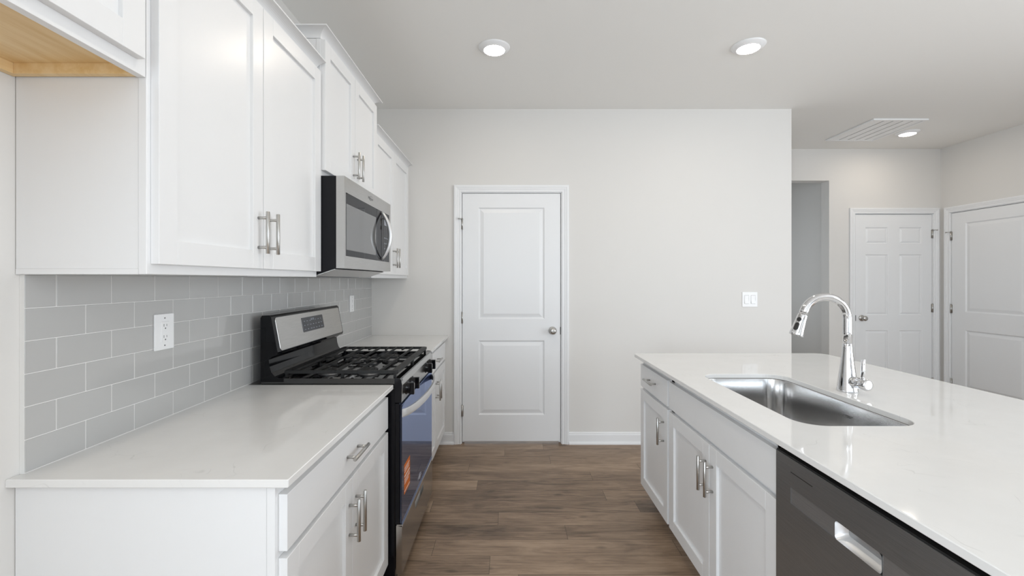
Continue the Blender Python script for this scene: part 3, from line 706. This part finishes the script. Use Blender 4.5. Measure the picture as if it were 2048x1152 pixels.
pts.append(tuple(Vector(pts[-1])+(Vector(pts[-1])-Vector(pts[-2])).normalized()*0.3)); e0 = Vector(pts[-1]); dr_ = (Vector(pts[-1])-Vector(pts[-2])).normalized()
bm = NB(); lathe(bm, e0, dr_, [(-0.15, 0.62), (0, 0.70), (0.08, 0.72), (1.0, 0.78), (3.0, 1.0), (3.35, 1.03), (3.45, 1.0), (3.46, 0.86), (3.3, 0.84)], 32); sh = build('spray_head', bm, M['chrome'], t)
bm = NB(); lathe(bm, e0+dr_*3.28, dr_, [(0, 0.84), (0.05, 0.8)], 24); build('nozzle', bm, M['rubber'], sh)
sidev = Vector((0, -1, 0)); nv = dr_.cross(sidev).normalized()
bdir = (Vector((-0.83, -0.55, 0)) - dr_*Vector((-0.83, -0.55, 0)).dot(dr_)).normalized(); tv = dr_.cross(bdir).normalized()
def button(a0, a1, wd):
    bm = NB(); n = 24; lo = []; hi = []
    for i in range(n):
        q = 2*math.pi*i/n; u = wd*math.cos(q); vv = (a0+a1)/2+((a1-a0)/2-wd)*(1 if math.sin(q) > 0 else -1)+wd*math.sin(q)
        rad = 0.72+0.28*vv/3.0; c = e0+dr_*vv+tv*u
        dep = math.sqrt(max(0.01, rad*rad-u*u)); lo.append(bm.verts.new(c+bdir*(dep-0.05))); hi.append(bm.verts.new(c+bdir*(dep+0.05)))
    bridge(bm, lo, hi); bm.faces.new(hi); bm.faces.new(lo); build('button', bm, M['rubber'], sh)
button(0.55, 1.25, 0.33); button(1.45, 2.75, 0.33)
hp = Vector((FXx, FYy, HC+1.75)); hd = Vector((0.12, -1, -0.02))
bm = NB(); lathe(bm, hp, hd, [(0, 0.85), (1.9, 0.85), (1.93, 0.8), (1.98, 0.8), (2.0, 0.86), (3.55, 0.86), (3.68, 0.8), (3.72, 0.6)], 32); hb = build('valve', bm, M['chrome'], t)
q = hp+hd.normalized()*2.75
bm = NB(); cyl(bm, q+Vector((0, 0, 0.5)), q+Vector((0.1, 0, 3.85)), 0.27, 18, 0.04); build('lever', bm, M['chrome'], hb)

# ------------------------------------------------------------------ outlets and switch
def outlet(y, z, label, gfci):
    t = thing('wall_outlet', label, 'outlet', (XT, y, z-2.3))
    bm = NB(); box(bm, XT, XT+0.24, y-1.6, y+1.6, z-2.3, z+2.3, 0.09, 2); build('plate', bm, M['plastic'], t)
    bm = NB(); box(bm, XT+0.2, XT+0.32, y-0.66, y+0.66, z-1.31, z+1.31, 0.03); f = build('receptacle', bm, M['plastic'], t)
    for q in (-0.72, 0.72):
        for y0, y1, z0, z1 in ((-0.29, -0.21, -0.05, 0.28), (0.19, 0.26, -0.02, 0.25)):
            bm = NB(); box(bm, XT+0.31, XT+0.326, y+y0, y+y1, z+q+z0, z+q+z1); build('slot', bm, M['slot'], f)
        bm = NB(); cyl(bm, (XT+0.31, y, z+q-0.28), (XT+0.326, y, z+q-0.28), 0.1, 12); build('ground_hole', bm, M['slot'], f)
    if gfci:
        for a, c in ((-0.4, -0.05), (0.05, 0.4)): bm = NB(); box(bm, XT+0.31, XT+0.35, y+a, y+c, z-0.14, z+0.14, 0.02); build('test_button', bm, M['plastic'], f)
    for q in (-1.75, 1.75): bm = NB(); cyl(bm, (XT+0.2, y, z+q), (XT+0.25, y, z+q), 0.1, 12); build('screw', bm, M['slot'], t)
outlet(57.15, 46.2, 'white outlet plate on the grey tiles nearest the camera', True)
outlet(125.2, 46.2, 'white outlet plate on the grey tiles beyond the stove', False)
t = thing('light_switch', 'white double rocker switch on the back wall right of the door', 'light switch', (77.45, YBK, 44.1))
bm = NB(); box(bm, 75.0, 79.9, YBK-0.24, YBK, 44.15, 48.95, 0.09, 2); build('plate', bm, M['plastic'], t)
for x in (76.4, 78.5):
    bm = NB(); prism(bm, [(YBK-0.2, 45.25), (YBK-0.42, 45.25), (YBK-0.26, 46.55), (YBK-0.30, 47.85), (YBK-0.2, 47.85)], 'x', x-0.68, x+0.68); build('rocker', bm, M['plastic'], t)
    bm = NB(); box(bm, x-0.74, x+0.74, YBK-0.245, YBK-0.2, 45.2, 47.9); build('rocker_gap', bm, M['slot'], t)

# ------------------------------------------------------------------ ceiling: downlights and vent
for x, y, lab in ((-3.6, 105.6, 'recessed ceiling light above the aisle, left of the other kitchen one'), (56.3, 104.9, 'recessed ceiling light above the island'), (148.8, 166.4, 'recessed ceiling light beside the ceiling vent'), 
                  (-3.6, 48, 'added unseen ceiling light above the near end of the aisle'), (56.3, -60, 'added unseen ceiling light behind the camera, right of the aisle')):  # these two are added out of view to brighten the room
    t = thing('recessed_light', lab, 'ceiling light', (x, y, CEIL-0.6))
    bm = NB(); lathe(bm, (x, y, CEIL), (0, 0, -1), [(0, 3.75), (0.1, 3.75), (0.3, 3.45), (0.55, 2.95), (0.72, 2.65), (0.78, 2.5), (0.6, 2.45)], 48); build('trim_ring', bm, M['plastic'], t)
    bm = NB(); lathe(bm, (x, y, CEIL-0.6), (0, 0, -1), [(0, 2.45), (0.17, 2.45), (0.26, 2.2), (0.30, 1.6), (0.32, 0.5)], 40); build('lens', bm, M['lens'], t)
t = thing('ceiling_vent', 'white louvred return air vent in the ceiling at upper right', 'vent', (133.8, 163.6, CEIL-0.5))
vx0, vx1, vy0, vy1 = 124.4, 143.3, 151.9, 175.3
bm = NB(); zc = CEIL-0.55
for a in ((vx0, vx1, vy0, vy0+1.1), (vx0, vx1, vy1-1.1, vy1), (vx0, vx0+1.1, vy0+1.1, vy1-1.1), (vx1-1.1, vx1, vy0+1.1, vy1-1.1)): box(bm, *a, zc, CEIL, 0.12)
build('frame', bm, M['plastic'], t)
bm = NB()
for i in range(5):
    a = vx0+1.1+(vx1-vx0-2.2)*i/5; c = vx0+1.1+(vx1-vx0-2.2)*(i+1)/5
    n_ = 34
    box(bm, a+0.2, c-0.2, vy0+1.1, vy1-1.1, zc+0.1, zc+0.3, 0.06)
build('louvre_panel', bm, M['plastic'], t)
bm = NB(); box(bm, vx0+1, vx1-1, vy0+1, vy1-1, CEIL-0.1, CEIL); build('duct_void', bm, M['slot'], t)

for o in D.objects:
    if '_o' in o: del o['_o']
